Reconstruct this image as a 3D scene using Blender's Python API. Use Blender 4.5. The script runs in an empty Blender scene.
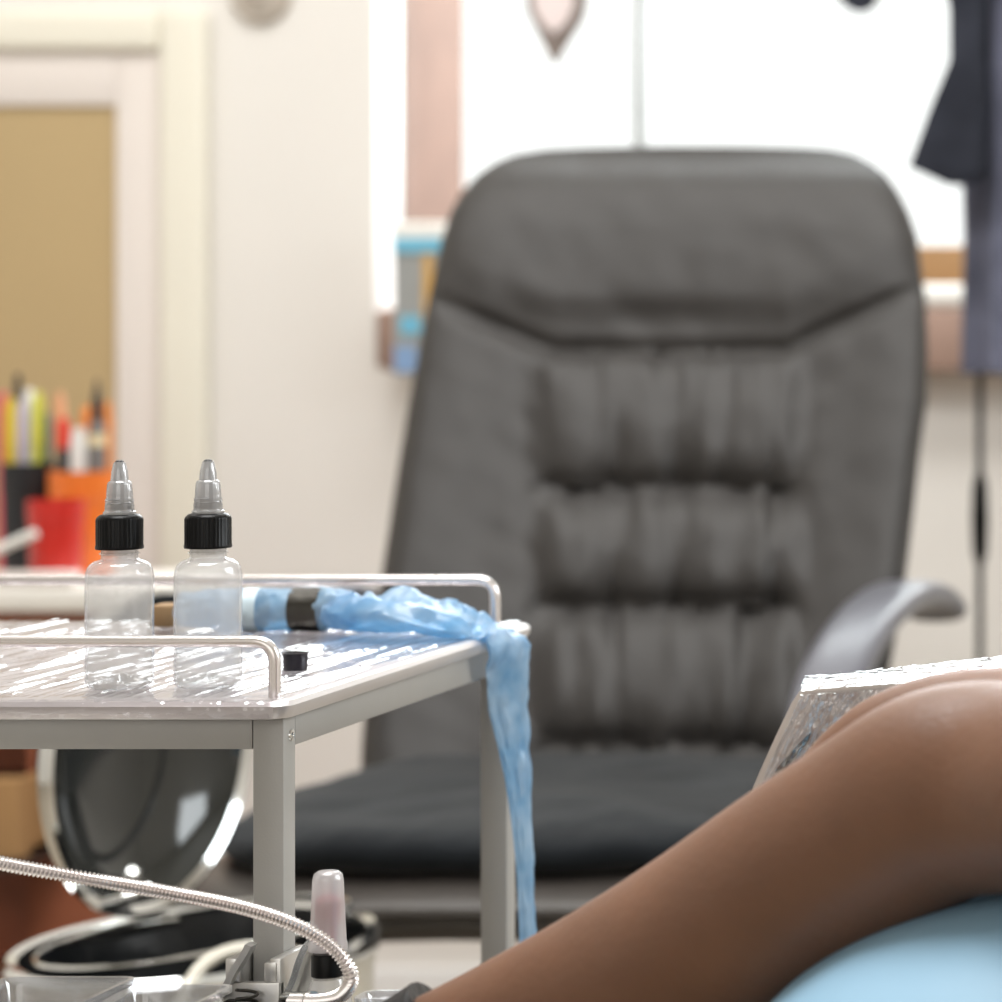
import bpy, bmesh, math, random
from mathutils import Vector, noise
R = random.Random(7)
S = bpy.context.scene
COL = S.collection
F, CX, CY, ZC = 3800.0, 1750.0, 230.0, 1.02      # focal length in px, vanishing point of the depth direction, eye height

# ------------------------------------------------------------------ camera
cam = bpy.data.cameras.new('camera'); camo = bpy.data.objects.new('camera', cam); COL.objects.link(camo)
camo.location = (0, 0, ZC); camo.rotation_euler = (math.radians(90), 0, 0)
cam.sensor_width = 36; cam.lens = F / 1002 * 36
cam.shift_x = (501 - CX) / 1002; cam.shift_y = (CY - 501) / 1002
cam.clip_start = .05; cam.clip_end = 60
cam.dof.use_dof = True; cam.dof.focus_distance = 1.945; cam.dof.aperture_fstop = 8.8
S.camera = camo

# ------------------------------------------------------------------ world and light
w = bpy.data.worlds.new('daylight'); S.world = w; w.use_nodes = True
bg = w.node_tree.nodes['Background']; bg.inputs[0].default_value = (1.0, .985, .965, 1); bg.inputs[1].default_value = 1.5
def area(name, loc, size, energy, target, color=(1, 1, 1)):
    l = bpy.data.lights.new(name, 'AREA'); l.shape = 'RECTANGLE'; l.size, l.size_y = size; l.energy = energy; l.color = color
    o = bpy.data.objects.new(name, l); COL.objects.link(o); o.location = loc
    o.rotation_euler = (Vector(target) - Vector(loc)).to_track_quat('-Z', 'Y').to_euler(); return o
area('window_daylight', (-.9, 5.35, 1.9), (2.2, 1.6), 100, (-.9, 1.5, .8), (.95, .98, 1))
area('side_window_daylight', (1.5, 2.6, 1.6), (1.4, 1.4), 46, (-.8, 2.3, .8), (.9, .96, 1))
area('ceiling_lamp_front', (-.9, 2.0, 2.66), (1.0, 1.0), 46, (-.9, 2.05, 0))
area('wall_fill', (-1.4, 3.65, 2.66), (2.2, .6), 42, (-1.4, 4.4, 0), (1, .99, .97))  # unseen overhead fill, added to brighten the back wall
area('front_fill', (-.5, -1.0, 1.7), (2.6, 1.5), 13, (-.9, 3, 1.0), (1, .99, .98))  # added soft fill behind the camera; the front wall has no window
S.view_settings.view_transform = 'Standard'; S.view_settings.look = 'None'
S.view_settings.gamma = 1; S.view_settings.use_curve_mapping = False; S.view_settings.exposure = 0
S.cycles.use_denoising = True; S.cycles.max_bounces = 10; S.cycles.transparent_max_bounces = 24
S.cycles.caustics_reflective = False; S.cycles.caustics_refractive = False

# ------------------------------------------------------------------ helpers
def P(px, py, d):
    return Vector(((px - CX) * d / F, d, ZC - (py - CY) * d / F))
def lin(c):
    return tuple((v / 255 / 12.92 if v / 255 <= .04045 else ((v / 255 + .055) / 1.055) ** 2.4) for v in c) + (1,)
def pm(name, rgb, rough=.5, metal=0, var=.06, scale=20, bump=0, bscale=80, spec=.5, sheen=0, trans=0, coat=0, sss=0):
    m = bpy.data.materials.new(name); m.use_nodes = True; nt = m.node_tree; b = nt.nodes['Principled BSDF']
    c = lin(rgb)
    n = nt.nodes.new('ShaderNodeTexNoise'); n.inputs['Scale'].default_value = scale; n.inputs['Detail'].default_value = 3
    tc = nt.nodes.new('ShaderNodeTexCoord'); nt.links.new(tc.outputs['Object'], n.inputs['Vector'])
    r = nt.nodes.new('ShaderNodeValToRGB'); r.color_ramp.elements[0].position = .3; r.color_ramp.elements[1].position = .7
    r.color_ramp.elements[0].color = tuple(max(0, v * (1 - var)) for v in c[:3]) + (1,)
    r.color_ramp.elements[1].color = tuple(min(1, v * (1 + var)) for v in c[:3]) + (1,)
    nt.links.new(n.outputs['Fac'], r.inputs[0]); nt.links.new(r.outputs[0], b.inputs['Base Color'])
    b.inputs['Roughness'].default_value = rough; b.inputs['Metallic'].default_value = metal
    b.inputs['Specular IOR Level'].default_value = spec; b.inputs['Sheen Weight'].default_value = sheen
    b.inputs['Transmission Weight'].default_value = trans; b.inputs['Coat Weight'].default_value = coat
    if sss:
        b.inputs['Subsurface Weight'].default_value = sss; b.inputs['Subsurface Radius'].default_value = (.01, .004, .002)
    if bump:
        n2 = nt.nodes.new('ShaderNodeTexNoise'); n2.inputs['Scale'].default_value = bscale; n2.inputs['Detail'].default_value = 5
        nt.links.new(tc.outputs['Object'], n2.inputs['Vector'])
        bp = nt.nodes.new('ShaderNodeBump'); bp.inputs['Strength'].default_value = bump; bp.inputs['Distance'].default_value = .004
        nt.links.new(n2.outputs['Fac'], bp.inputs['Height']); nt.links.new(bp.outputs[0], b.inputs['Normal'])
    return m
def clear(name, tint=(255, 255, 255), gloss=.3, milk=.0, rough=.08, edge=.0, bump=0, bscale=60):
    """thin clear plastic: see-through, glossy towards grazing, optionally a little milky"""
    m = bpy.data.materials.new(name); m.use_nodes = True; nt = m.node_tree
    for nn in list(nt.nodes):
        if nn.type == 'BSDF_PRINCIPLED': nt.nodes.remove(nn)
    out = nt.nodes['Material Output']
    t = nt.nodes.new('ShaderNodeBsdfTransparent'); t.inputs[0].default_value = lin(tint)
    d = nt.nodes.new('ShaderNodeBsdfDiffuse'); d.inputs[0].default_value = lin((240, 240, 240) if milk else tint)
    tl = nt.nodes.new('ShaderNodeBsdfTranslucent'); tl.inputs[0].default_value = lin((245, 245, 245))
    dm = nt.nodes.new('ShaderNodeMixShader'); dm.inputs[0].default_value = .5
    nt.links.new(d.outputs[0], dm.inputs[1]); nt.links.new(tl.outputs[0], dm.inputs[2])
    m1 = nt.nodes.new('ShaderNodeMixShader'); m1.inputs[0].default_value = milk
    nt.links.new(t.outputs[0], m1.inputs[1]); nt.links.new(dm.outputs[0], m1.inputs[2])
    g = nt.nodes.new('ShaderNodeBsdfGlossy'); g.inputs['Roughness'].default_value = rough
    lw = nt.nodes.new('ShaderNodeLayerWeight'); lw.inputs[0].default_value = .25
    mul = nt.nodes.new('ShaderNodeMath'); mul.operation = 'MULTIPLY_ADD'; mul.inputs[1].default_value = max(edge, .5); mul.inputs[2].default_value = gloss
    mul.use_clamp = True
    nt.links.new(lw.outputs['Facing'], mul.inputs[0])
    m2 = nt.nodes.new('ShaderNodeMixShader')
    nt.links.new(mul.outputs[0], m2.inputs[0]); nt.links.new(m1.outputs[0], m2.inputs[1]); nt.links.new(g.outputs[0], m2.inputs[2])
    nt.links.new(m2.outputs[0], out.inputs[0])
    if bump:
        tc = nt.nodes.new('ShaderNodeTexCoord'); n2 = nt.nodes.new('ShaderNodeTexNoise'); n2.inputs['Scale'].default_value = bscale
        nt.links.new(tc.outputs['Object'], n2.inputs['Vector'])
        bp = nt.nodes.new('ShaderNodeBump'); bp.inputs['Strength'].default_value = bump; bp.inputs['Distance'].default_value = .004
        nt.links.new(n2.outputs['Fac'], bp.inputs['Height']); nt.links.new(bp.outputs[0], g.inputs['Normal'])
    return m

LOC = {}
def thing(name, loc, label, cat, group=None, kind=None):
    o = bpy.data.objects.new(name, None); COL.objects.link(o); o.location = loc; o.empty_display_size = .02
    if label: o['label'] = label
    if cat: o['category'] = cat
    if group: o['group'] = group
    if kind: o['kind'] = kind
    LOC[o.name] = Vector(loc); return o
def tag(o, label=None, cat=None, group=None, kind=None):
    for k, v in (('label', label), ('category', cat), ('group', group), ('kind', kind)):
        if v: o[k] = v
    return o
def mk(name, vf, mat, parent=None, smooth=True, base=None, bevel=0, seg=2, subsurf=0):
    """link vertices and faces (world coordinates) as one mesh object"""
    v, f = vf
    if parent is not None: L = LOC[parent.name]
    else: L = Vector(base) if base is not None else sum((Vector(a) for a in v), Vector()) / len(v)
    me = bpy.data.meshes.new(name)
    me.from_pydata([tuple(Vector(a) - L) for a in v], [], f); me.validate(); me.update()
    bm = bmesh.new(); bm.from_mesh(me)
    if bevel:
        bmesh.ops.bevel(bm, geom=[e for e in bm.edges if len(e.link_faces) == 2 and e.calc_face_angle(0) > .6], offset=bevel, segments=seg, profile=.5, affect='EDGES')
    bmesh.ops.recalc_face_normals(bm, faces=bm.faces)
    bm.to_mesh(me); bm.free()
    for p in me.polygons: p.use_smooth = smooth
    if smooth:
        try: me.set_sharp_from_angle(angle=math.radians(38))
        except Exception: pass
    o = bpy.data.objects.new(name, me); COL.objects.link(o); me.materials.append(mat)
    if parent is not None: o.parent = parent
    else: o.location = L
    LOC[o.name] = L
    if subsurf:
        s = o.modifiers.new('smooth', 'SUBSURF'); s.levels = s.render_levels = subsurf
    return o
def join(*vfs):
    V, Fs = [], []
    for v, f in vfs:
        n = len(V); V += list(v); Fs += [tuple(i + n for i in q) for q in f]
    return V, Fs
def box(x0, x1, y0, y1, z0, z1):
    v = [(x, y, z) for x in (x0, x1) for y in (y0, y1) for z in (z0, z1)]
    return v, [(0, 1, 3, 2), (4, 6, 7, 5), (0, 4, 5, 1), (2, 3, 7, 6), (0, 2, 6, 4), (1, 5, 7, 3)]
def prism(poly, y0, y1):
    """polygon of (x, z) pushed from y0 to y1"""
    n = len(poly)
    v = [(x, y0, z) for x, z in poly] + [(x, y1, z) for x, z in poly]
    return v, [tuple(range(n)), tuple(range(2 * n - 1, n - 1, -1))] + [(i, (i + 1) % n, n + (i + 1) % n, n + i) for i in range(n)]
def loft(rings, cap=True, closed=True):
    n = len(rings[0]); V = [p for r in rings for p in r]; Fs = []
    for i in range(len(rings) - 1):
        for j in range(n if closed else n - 1):
            k = (j + 1) % n
            Fs.append((i * n + j, i * n + k, (i + 1) * n + k, (i + 1) * n + j))
    if cap and closed:
        Fs.append(tuple(range(n))); Fs.append(tuple(range((len(rings) - 1) * n, len(rings) * n)))
    return V, Fs
def lathe(c, prof, seg=32, flute=0, fz=(0, 0), fn=24, cap=True):
    """profile of (radius, height) turned about a vertical axis"""
    rings = []
    for r, h in prof:
        ring = []
        for i in range(seg):
            a = 2 * math.pi * i / seg; rr = r
            if flute and fz[0] <= h <= fz[1]: rr = r * (1 - flute * (.5 + .5 * math.cos(fn * a)))
            ring.append((c[0] + rr * math.cos(a), c[1] + rr * math.sin(a), c[2] + h))
        rings.append(ring)
    return loft(rings, cap)
def spline(pts, n):
    """Catmull-Rom through pts (Vectors), n samples per span"""
    out = []; q = [Vector(p) for p in pts]; q = [q[0] * 2 - q[1]] + q + [q[-1] * 2 - q[-2]]
    for i in range(1, len(q) - 2):
        for k in range(n):
            t = k / n; a, b, c, d = q[i - 1], q[i], q[i + 1], q[i + 2]
            out.append(.5 * ((2 * b) + (c - a) * t + (2 * a - 5 * b + 4 * c - d) * t * t + (3 * b - a - 3 * c + d) * t ** 3))
    out.append(q[-2]); return out
def frames(path):
    out = []; up = None
    for i, p in enumerate(path):
        t = (path[min(i + 1, len(path) - 1)] - path[max(i - 1, 0)]).normalized()
        if up is None: up = t.orthogonal().normalized()
        up = (up - t * up.dot(t)).normalized(); out.append((p, t, up, t.cross(up)))
    return out
def tube(path, r, seg=12):
    path = [Vector(p) for p in path]; rings = []
    for i, (p, t, u, s) in enumerate(frames(path)):
        rr = r(i / (len(path) - 1)) if callable(r) else r
        rings.append([p + (u * math.cos(2 * math.pi * k / seg) + s * math.sin(2 * math.pi * k / seg)) * rr for k in range(seg)])
    return loft(rings)
def fillet(pts, rad, n=8):
    """polyline with rounded corners"""
    pts = [Vector(p) for p in pts]; out = [pts[0]]
    for a, b, c in zip(pts, pts[1:], pts[2:]):
        u = (a - b).normalized(); v = (c - b).normalized(); p0 = b + u * rad; p1 = b + v * rad
        for k in range(n + 1):
            t = k / n; out.append(p0 * (1 - t) ** 2 + b * 2 * t * (1 - t) * 1.0 + p1 * t * t)
    out.append(pts[-1]); return out
def nz(x, y=0, z=0): return noise.noise(Vector((x, y, z)))
def sstep(a, b, x):
    t = max(0, min(1, (x - a) / (b - a))); return t * t * (3 - 2 * t)

# ------------------------------------------------------------------ materials
M = dict(
    wall=pm('wall_paint', (232, 228, 222), .85, var=.015, scale=3, bump=.1, bscale=120),
    casing=pm('cream_gloss_paint', (232, 227, 212), .5, var=.015, scale=4),
    inner=pm('pale_paint', (226, 217, 210), .6, var=.015, scale=4),
    tan=pm('tan_panel', (184, 160, 118), .7, var=.05, scale=2.2),
    floor=pm('floor_vinyl', (150, 138, 122), .5, var=.08, scale=6),
    ceil=pm('ceiling_paint', (235, 233, 228), .9, var=.01),
    white=pm('white_paint', (240, 240, 238), .5, var=.01),
    brick=pm('pink_render', (128, 100, 87), .9, var=.09, scale=14),
    sill=pm('pinkish_wood', (160, 132, 118), .6, var=.1, scale=9),
    tanwood=pm('tan_wood', (166, 128, 84), .55, var=.1, scale=12),
    redwood=pm('red_brown_wood', (156, 90, 62), .5, var=.18, scale=9),
    darkwood=pm('dark_brown_wood', (60, 38, 28), .6, var=.2, scale=9),
    desk=pm('white_laminate', (236, 232, 224), .4, var=.02),
    alu=pm('grey_powder_coat', (168, 166, 162), .42, .25, var=.02, scale=30, bump=.03, bscale=700),
    rail=pm('satin_rail', (236, 230, 228), .22, .85, var=.02, scale=30),
    top=pm('satin_steel_top', (212, 208, 207), .28, .45, var=.03, scale=8, bump=.06, bscale=60),
    chrome=pm('chrome', (225, 226, 224), .10, 1, var=.02),
    steel=pm('brushed_steel', (214, 212, 208), .28, .8, var=.05, scale=12),
    darksteel=pm('dark_steel', (70, 68, 64), .35, 1, var=.2, scale=40),
    mirror=pm('lid_dark_reflection', (38, 40, 38), .09, .2, var=.1, scale=4, spec=.9),  # dark base colour stands in for dark reflections in the lid
    leather=pm('black_leather', (50, 47, 45), .5, var=.05, scale=9, bump=.2, bscale=260, spec=.4),
    leather2=pm('black_leather_seat', (60, 55, 51), .36, var=.1, scale=9, bump=.2, bscale=260, spec=.6),
    fleece=pm('charcoal_fleece', (26, 29, 32), .95, var=.15, scale=14, bump=.5, bscale=60, spec=.1, sheen=.15),
    armpad=pm('grey_plastic_arm', (92, 92, 100), .34, var=.04, spec=.6),
    blackp=pm('black_plastic', (5, 5, 6), .35, var=.1, spec=.2),
    blackm=pm('black_matt', (28, 29, 32), .7, var=.15),
    violet=pm('black_violet_plastic', (22, 20, 34), .25, var=.15),
    nozzle=clear('frosted_nozzle', (205, 205, 208), .18, .42, .2, .5),
    nozzle_tip=pm('dark_tip', (40, 38, 40), .4),
    bottle=clear('clear_plastic_bottle', (252, 252, 252), .04, .33, .05, .5),
    bottlebase=clear('clear_plastic_base', (246, 246, 246), .09, .0, .1, .5),
    film=clear('cling_film', (248, 245, 248), .20, .03, .09, .5, bump=.25, bscale=60),
    padfilm=clear('cling_film_on_pad', (252, 250, 252), .28, .05, .06, .4, bump=.7, bscale=90),
    pane=clear('window_glass', (250, 252, 252), .01, 0, .02, .2),
    tub=clear('clear_tub_plastic', (232, 234, 238), .16, .14, .08, .6),
    bag=pm('black_bin_bag', (18, 20, 22), .3, var=.2, scale=25, bump=.6, bscale=30),
    cream=pm('cream_steel', (206, 200, 186), .3, .25, var=.03),
    pad=pm('beige_pad', (232, 222, 214), .5, var=.05),
    skin=pm('brown_skin', (121, 83, 60), .5, var=.10, scale=18, bump=.12, bscale=220, sss=.2, spec=.6),
    glove=pm('black_glove', (24, 24, 27), .4, bump=.3, bscale=150),
    bluepad=pm('pale_blue_cover', (150, 190, 216), .55, var=.04, scale=10, bump=.2, bscale=25),
    bedb=pm('dark_bed_base', (40, 42, 46), .6),
    orange=pm('orange_plastic', (226, 116, 36), .4, var=.05),
    red=pm('red_plastic', (198, 40, 30), .35, var=.06),
    paper=pm('white_paper', (238, 236, 230), .7, var=.02),
    bluepaper=pm('light_blue_card', (112, 186, 214), .5, var=.06),
    greycard=pm('grey_card', (150, 152, 150), .6, var=.1, scale=60),
    ochre=pm('ochre_card', (205, 160, 84), .6, var=.05),
    coat=pm('blue_grey_cloth', (100, 102, 118), .9, var=.35, scale=11, bump=.5, bscale=30, spec=.1),
    coat2=pm('dark_cloth', (48, 50, 58), .9, var=.3, scale=16, bump=.5, bscale=30, spec=.1),
    medal=pm('mottled_grey_plaster', (186, 176, 164), .6, var=.16, scale=40),
    heart=pm('grey_brown_felt', (132, 120, 114), .9, var=.08),
    heartin=pm('pale_pink_felt', (232, 218, 216), .9, var=.03),
    packbrown=pm('brown_card', (150, 120, 84), .7, var=.1),
)
def translucent_blue():
    m = bpy.data.materials.new('blue_film_sleeve'); m.use_nodes = True; nt = m.node_tree; b = nt.nodes['Principled BSDF']
    out = nt.nodes['Material Output']
    tc = nt.nodes.new('ShaderNodeTexCoord'); n = nt.nodes.new('ShaderNodeTexNoise'); n.inputs['Scale'].default_value = 38; n.inputs['Detail'].default_value = 4
    nt.links.new(tc.outputs['Object'], n.inputs['Vector'])
    r = nt.nodes.new('ShaderNodeValToRGB'); r.color_ramp.elements[0].position = .3; r.color_ramp.elements[1].position = .72
    r.color_ramp.elements[0].color = lin((140, 188, 222)); r.color_ramp.elements[1].color = lin((214, 231, 243))  # pale end of the ramp paints white highlights into the film
    nt.links.new(n.outputs[0], r.inputs[0]); nt.links.new(r.outputs[0], b.inputs['Base Color'])
    b.inputs['Roughness'].default_value = .22; b.inputs['Specular IOR Level'].default_value = .8
    bp = nt.nodes.new('ShaderNodeBump'); bp.inputs['Strength'].default_value = .5; bp.inputs['Distance'].default_value = .003
    nt.links.new(n.outputs[0], bp.inputs['Height']); nt.links.new(bp.outputs[0], b.inputs['Normal'])
    t = nt.nodes.new('ShaderNodeBsdfTranslucent'); nt.links.new(r.outputs[0], t.inputs[0])
    tr = nt.nodes.new('ShaderNodeBsdfTransparent'); tr.inputs[0].default_value = lin((170, 214, 242))
    a = nt.nodes.new('ShaderNodeMixShader'); a.inputs[0].default_value = .4
    c = nt.nodes.new('ShaderNodeMixShader'); c.inputs[0].default_value = .30
    nt.links.new(b.outputs[0], a.inputs[1]); nt.links.new(t.outputs[0], a.inputs[2])
    nt.links.new(a.outputs[0], c.inputs[1]); nt.links.new(tr.outputs[0], c.inputs[2]); nt.links.new(c.outputs[0], out.inputs[0])
    return m
M['blue'] = translucent_blue()

# ================================================================== SETTING
WD = 4.8                                   # the far wall
WX0, WX1, WZ0, WZ1 = -1.737, -.62, .845, 2.35
def hole_wall():
    xs = [-3.4, WX0, WX1, 1.6]; zs = [0, WZ0, WZ1, 2.7]; parts = []
    for i in range(3):
        for k in range(3):
            if i == 1 and k == 1: continue
            parts.append(box(xs[i], xs[i + 1], WD, WD + .09, zs[k], zs[k + 1]))
    return join(*parts)
def struct(name, vf, mat, **kw):
    o = mk(name, vf, mat, **kw); o['kind'] = 'structure'; return o
struct('floor', box(-3.4, 1.6, -1.2, 4.95, -.05, 0), M['floor'], smooth=False)
struct('wall_back', hole_wall(), M['wall'], smooth=False)
struct('wall_right', box(1.6, 1.7, -1.2, 4.95, 0, 2.7), M['wall'], smooth=False)
struct('wall_front', box(-3.5, 1.7, -1.3, -1.2, 0, 2.7), M['wall'], smooth=False)
struct('wall_left', box(-3.5, -3.4, -1.2, 4.95, 0, 2.7), M['wall'], smooth=False)
struct('ceiling', box(-3.5, 1.7, -1.3, 4.95, 2.7, 2.76), M['ceil'], smooth=False)
struct('baseboard_back', box(-3.4, 1.6, WD - .014, WD - .001, 0, .09), M['white'], bevel=.004)
def px4(px, d=WD): return (px - CX) * d / F
def pz4(py, d=WD): return ZC - (py - CY) * d / F
# outer masonry reveal of the window and the low parapet outside
struct('trim_1', join(box(WX0 - .25, WX0 + .001, WD + .1, 5.13, .6, 2.6), box(WX0 + .001, WX1 + .2, WD + .12, 5.13, .6, .86)), M['brick'], smooth=False)
# window: frame with mullion, lower sash rail in tan wood, pane
win = thing('window_1', (WX0, WD, WZ0), None, None, kind='structure')
mk('window_frame', join(box(WX0, WX0 + .0012, WD + .0, WD + .09, WZ0, WZ1), box(WX0, WX1, WD + .06, WD + .09, WZ1 - .05, WZ1),
                        box(WX1 - .05, WX1, WD + .03, WD + .09, WZ0, WZ1)), M['white'], win, smooth=False)
mx = (641 - CX) * 4.87 / F
mk('mullion', box(mx - .005, mx + .005, WD + .055, WD + .085, .99, WZ1 - .05), M['greycard'], win, smooth=False)
mk('sash_rail', box(WX0 + .09, WX1 - .05, WD + .045, WD + .09, .921, 1.0), M['tanwood'], win, bevel=.004)
mk('pane', box(WX0 + .002, WX1 - .05, WD + .068, WD + .071, 1.0, WZ1 - .05), M['pane'], win, smooth=False)
struct('trim_2', join(box(px4(384, WD - .08), WX1 + .03, WD - .08, WD - .0005, WZ0 - .001, .92), box(WX0 + .0015, WX1, WD - .0005, WD + .09, WZ0 + .0005, .92)), M['sill'], bevel=.006)     # window sill board
# panelled door on the left: raised casing, flat pale stile, tan panel
dr = thing('door_1', (px4(-150), WD, 0), None, None, kind='structure')
def ring_frame(xl, xr, zt, wx, wz, y0, y1):
    return join(box(xl, xl + wx, y0, y1, 0, zt), box(xr - wx, xr, y0, y1, 0, zt), box(xl + wx, xr - wx, y0, y1, zt - wz, zt))
XL, XR = px4(-470), px4(213)
mk('door_casing', ring_frame(XL, XR, pz4(10), px4(213) - px4(166), pz4(10) - pz4(52), WD - .028, WD - .001), M['casing'], dr, bevel=.010, seg=4)
mk('door_stile', ring_frame(px4(-424), px4(167), pz4(50), px4(167) - px4(120), pz4(50) - pz4(106), WD - .014, WD - .001), M['inner'], dr, bevel=.003)
mk('door_panel', box(px4(-374), px4(121), WD - .007, WD - .001, 0, pz4(105)), M['tan'], dr, smooth=False)
mk('door_handle', tube([P(-360, 420, 4.78), P(-360, 420, 4.73), P(-300, 420, 4.73)], .008), M['chrome'], dr)

# ================================================================== OFFICE CHAIR
chair = thing('office_chair', (-1.07, 3.42, 0), 'high-backed black leather office chair with gathered backrest and curved armrest, below the window', 'chair')
OUT = [(150, 640, 740), (151, 588, 796), (153, 548, 824), (158, 518, 846), (166, 499, 862), (178, 481, 877), (194, 466, 889), (215, 453, 900), (240, 445, 909),
       (270, 438, 916), (300, 431, 921), (350, 421, 923), (400, 412, 922), (450, 403, 918), (500, 395, 913), (560, 386, 906), (620, 377, 897),
       (680, 370, 886), (740, 364, 876), (800, 362, 866), (845, 366, 856)]
OUT = [(y - 4 * (1 - min(1, (y - 150) / 200)), a - 4 * (y > 151) * (1 - .5 * min(1, y / 500)), b + (9 if y < 260 else 5 if y < 420 else 2)) for y, a, b in OUT]
def outline(y):
    for a, b in zip(OUT, OUT[1:]):
        if a[0] <= y <= b[0]:
            t = (y - a[0]) / (b[0] - a[0]); return a[1] + (b[1] - a[1]) * t, a[2] + (b[2] - a[2]) * t
def seam(x):
    if x < 555: return 350 - 52 * max(0, min(1, (555 - x) / 125)) ** 1.1
    if x > 785: return 352 - 58 * max(0, min(1, (x - 785) / 125)) ** .9
    return 351
def gs(x, s): return math.exp(-(x / s) ** 2)
def relief(x, y):
    """quilting of the backrest front in metres, + towards the sitter"""
    h = -.011 * gs(y - seam(x), 10)
    if y < seam(x):                                    # headrest pillow
        h += .014 * sstep(0, 60, seam(x) - y) * sstep(150, 230, y)
        h -= .010 * gs(x - 665, 130) * gs(y - 320, 26)
    else:
        inp = sstep(520, 560, x) * (1 - sstep(775, 815, x))
        for gy, amp in ((488, .008), (607, .0078), (745, .008)):
            h -= inp * amp * (.75 + .6 * nz(x * .025, gy)) * gs(y - gy - 5 * nz(x * .02, gy * .1), 12) + inp * .006 * gs(y - gy, 24)
        # pillows between seams and gathers running down from and up to them
        for a, b in ((351, 488), (488, 607), (607, 745), (745, 850)):
            if a <= y < b:
                t = (y - a) / (b - a); h += inp * .013 * math.sin(math.pi * t)
                k = (.35 + .65 * abs(2 * t - 1))
                ph = {351: 0, 488: 1.3, 607: 2.2, 745: .5}[a]
                xx = x + 9 * nz(x * .012, y * .01, ph)
                f = 1.7 * nz(x * .030, y * .004, ph * 7) + 1.1 * nz(x * .055, y * .008, ph * 3 + 4)
                h += inp * k * .0105 * .75 * (f - .5 * abs(f))
        for cx_, sg in ((540, -1), (795, 1)):           # side bolsters and stretch lines towards the panel
            h -= .0025 * gs(x - cx_, 18)
            dd = (x - cx_) * sg
            if dd > 0: h += .0045 * math.sin((y + dd * .35) * 2 * math.pi / 46) * math.exp(-dd / 55) * inp * 0 + .0022 * nz((y + dd * .5) * .035, dd * .01, sg * 4) * math.exp(-dd / 60)
    return h + .0016 * nz(x * .03, y * .03)
def back_depth(y): return 3.93 - (y - 150) / 700 * .38
def backrest():
    rows, N, K = 230, 150, 26; rings = []
    for i in range(rows):
        t = i / (rows - 1); y = 146 + (845 - 146) * (t ** 1.35)
        l, r = outline(y); c, hw = (l + r) / 2, (r - l) / 2; d0 = back_depth(y)
        th = .075 * (1 - .80 * (1 - sstep(0, 1, (y - 146) / 55)) ** 2)
        ring = []
        for j in range(N):
            u = -1 + 2 * j / (N - 1); u = math.sin(u * math.pi / 2) * .55 + u * .45
            x = c + u * hw; prof = (1 - abs(u) ** 5) ** .5
            wrap = .045 * min(1, abs(x - c) / 245) ** 3               # sides curl forward
            d = d0 - th * .62 * prof - wrap * 1.0 - relief(x, y) * prof * sstep(0, .12, prof)
            
            ring.append(P(x, y, d))
        for j in range(K):
            u = 1 - 2 * (j + .5) / K; x = c + u * hw; prof = (1 - abs(u) ** 4) ** .5
            ring.append(P(x, y, d0 + th * .35 * prof - .045 * min(1, abs(x - c) / 245) ** 3))
        rings.append(ring)
    return loft(rings)
mk('backrest', backrest(), M['leather'], chair)
def cushion(cx, cy, cz, hx, hy, hz, n=4.0, m=40, k=80, fn=None):
    """superellipsoid pad"""
    rings = []
    for i in range(m + 1):
        ph = -math.pi / 2 + math.pi * i / m; cp, sp = math.cos(ph), math.sin(ph)
        ring = []
        for j in range(k):
            th = 2 * math.pi * j / k; ct, st = math.cos(th), math.sin(th)
            e = 2 / n; f = lambda a, e_: math.copysign(abs(a) ** e_, a)
            v = Vector((hx * f(ct, e) * max(abs(cp), 1e-3) ** .5, hy * f(st, e) * max(abs(cp), 1e-3) ** .5, hz * f(sp, .8)))
            p = Vector((cx, cy, cz)) + v
            if fn: p = fn(p)
            ring.append(p)
        rings.append(ring)
    return loft(rings)
seat = mk('seat', cushion(-1.062, 3.378, .468, .262, .308, .031, 5, fn=lambda p: p + Vector((0, 0, -.009 * max(0, (3.3 - p.y) / .2) ** 2 + .003 * nz(p.x * 9, p.y * 9)))), M['leather2'], chair)
mk('piping', tube([Vector((-1.062 + .262 * math.copysign(abs(math.cos(a)) ** .4, math.cos(a)) , 3.378 + .309 * math.copysign(abs(math.sin(a)) ** .4, math.sin(a)), .468)) for a in [i * 2 * math.pi / 90 for i in range(91)]], .0045, 6), M['leather2'], seat)
def arm_loop(X, w):
    pts = [(3.69, .652), (3.64, .668), (3.57, .678), (3.50, .680), (3.40, .670), (3.31, .648), (3.24, .615), (3.205, .57), (3.21, .50), (3.26, .445), (3.36, .418)]
    path = spline([Vector((X, a, b)) for a, b in pts], 6); rings = []
    for i, (p, t, u, s) in enumerate(frames(path)):
        tt = i / (len(path) - 1); ww = w * (1 - .35 * sstep(.55, .8, tt)); hh = .013
        nrm = Vector((0, -t.z, t.y)); ring = []
        for k in range(20):
            a = 2 * math.pi * k / 20; ca, sa = math.cos(a), math.sin(a)
            ring.append(p + Vector((1, 0, 0)) * ww * math.copysign(abs(ca) ** .7, ca) + nrm * hh * math.copysign(abs(sa) ** .7, sa))
        rings.append(ring)
    return loft(rings)
mk('armrest', arm_loop(-.790, .030), M['armpad'], chair)
mk('armrest', arm_loop(-1.345, .030), M['armpad'], chair)
mk('back_bracket', join(box(-1.10, -1.02, 3.56, 3.72, .375, .392), box(-1.10, -1.02, 3.70, 3.715, .38, .62)), M['blackp'], chair, bevel=.004)
mk('gas_column', lathe((-1.062, 3.42, .07), [(.03, 0), (.03, .16), (.016, .165), (.016, .33)], 20), M['blackp'], chair)
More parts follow.
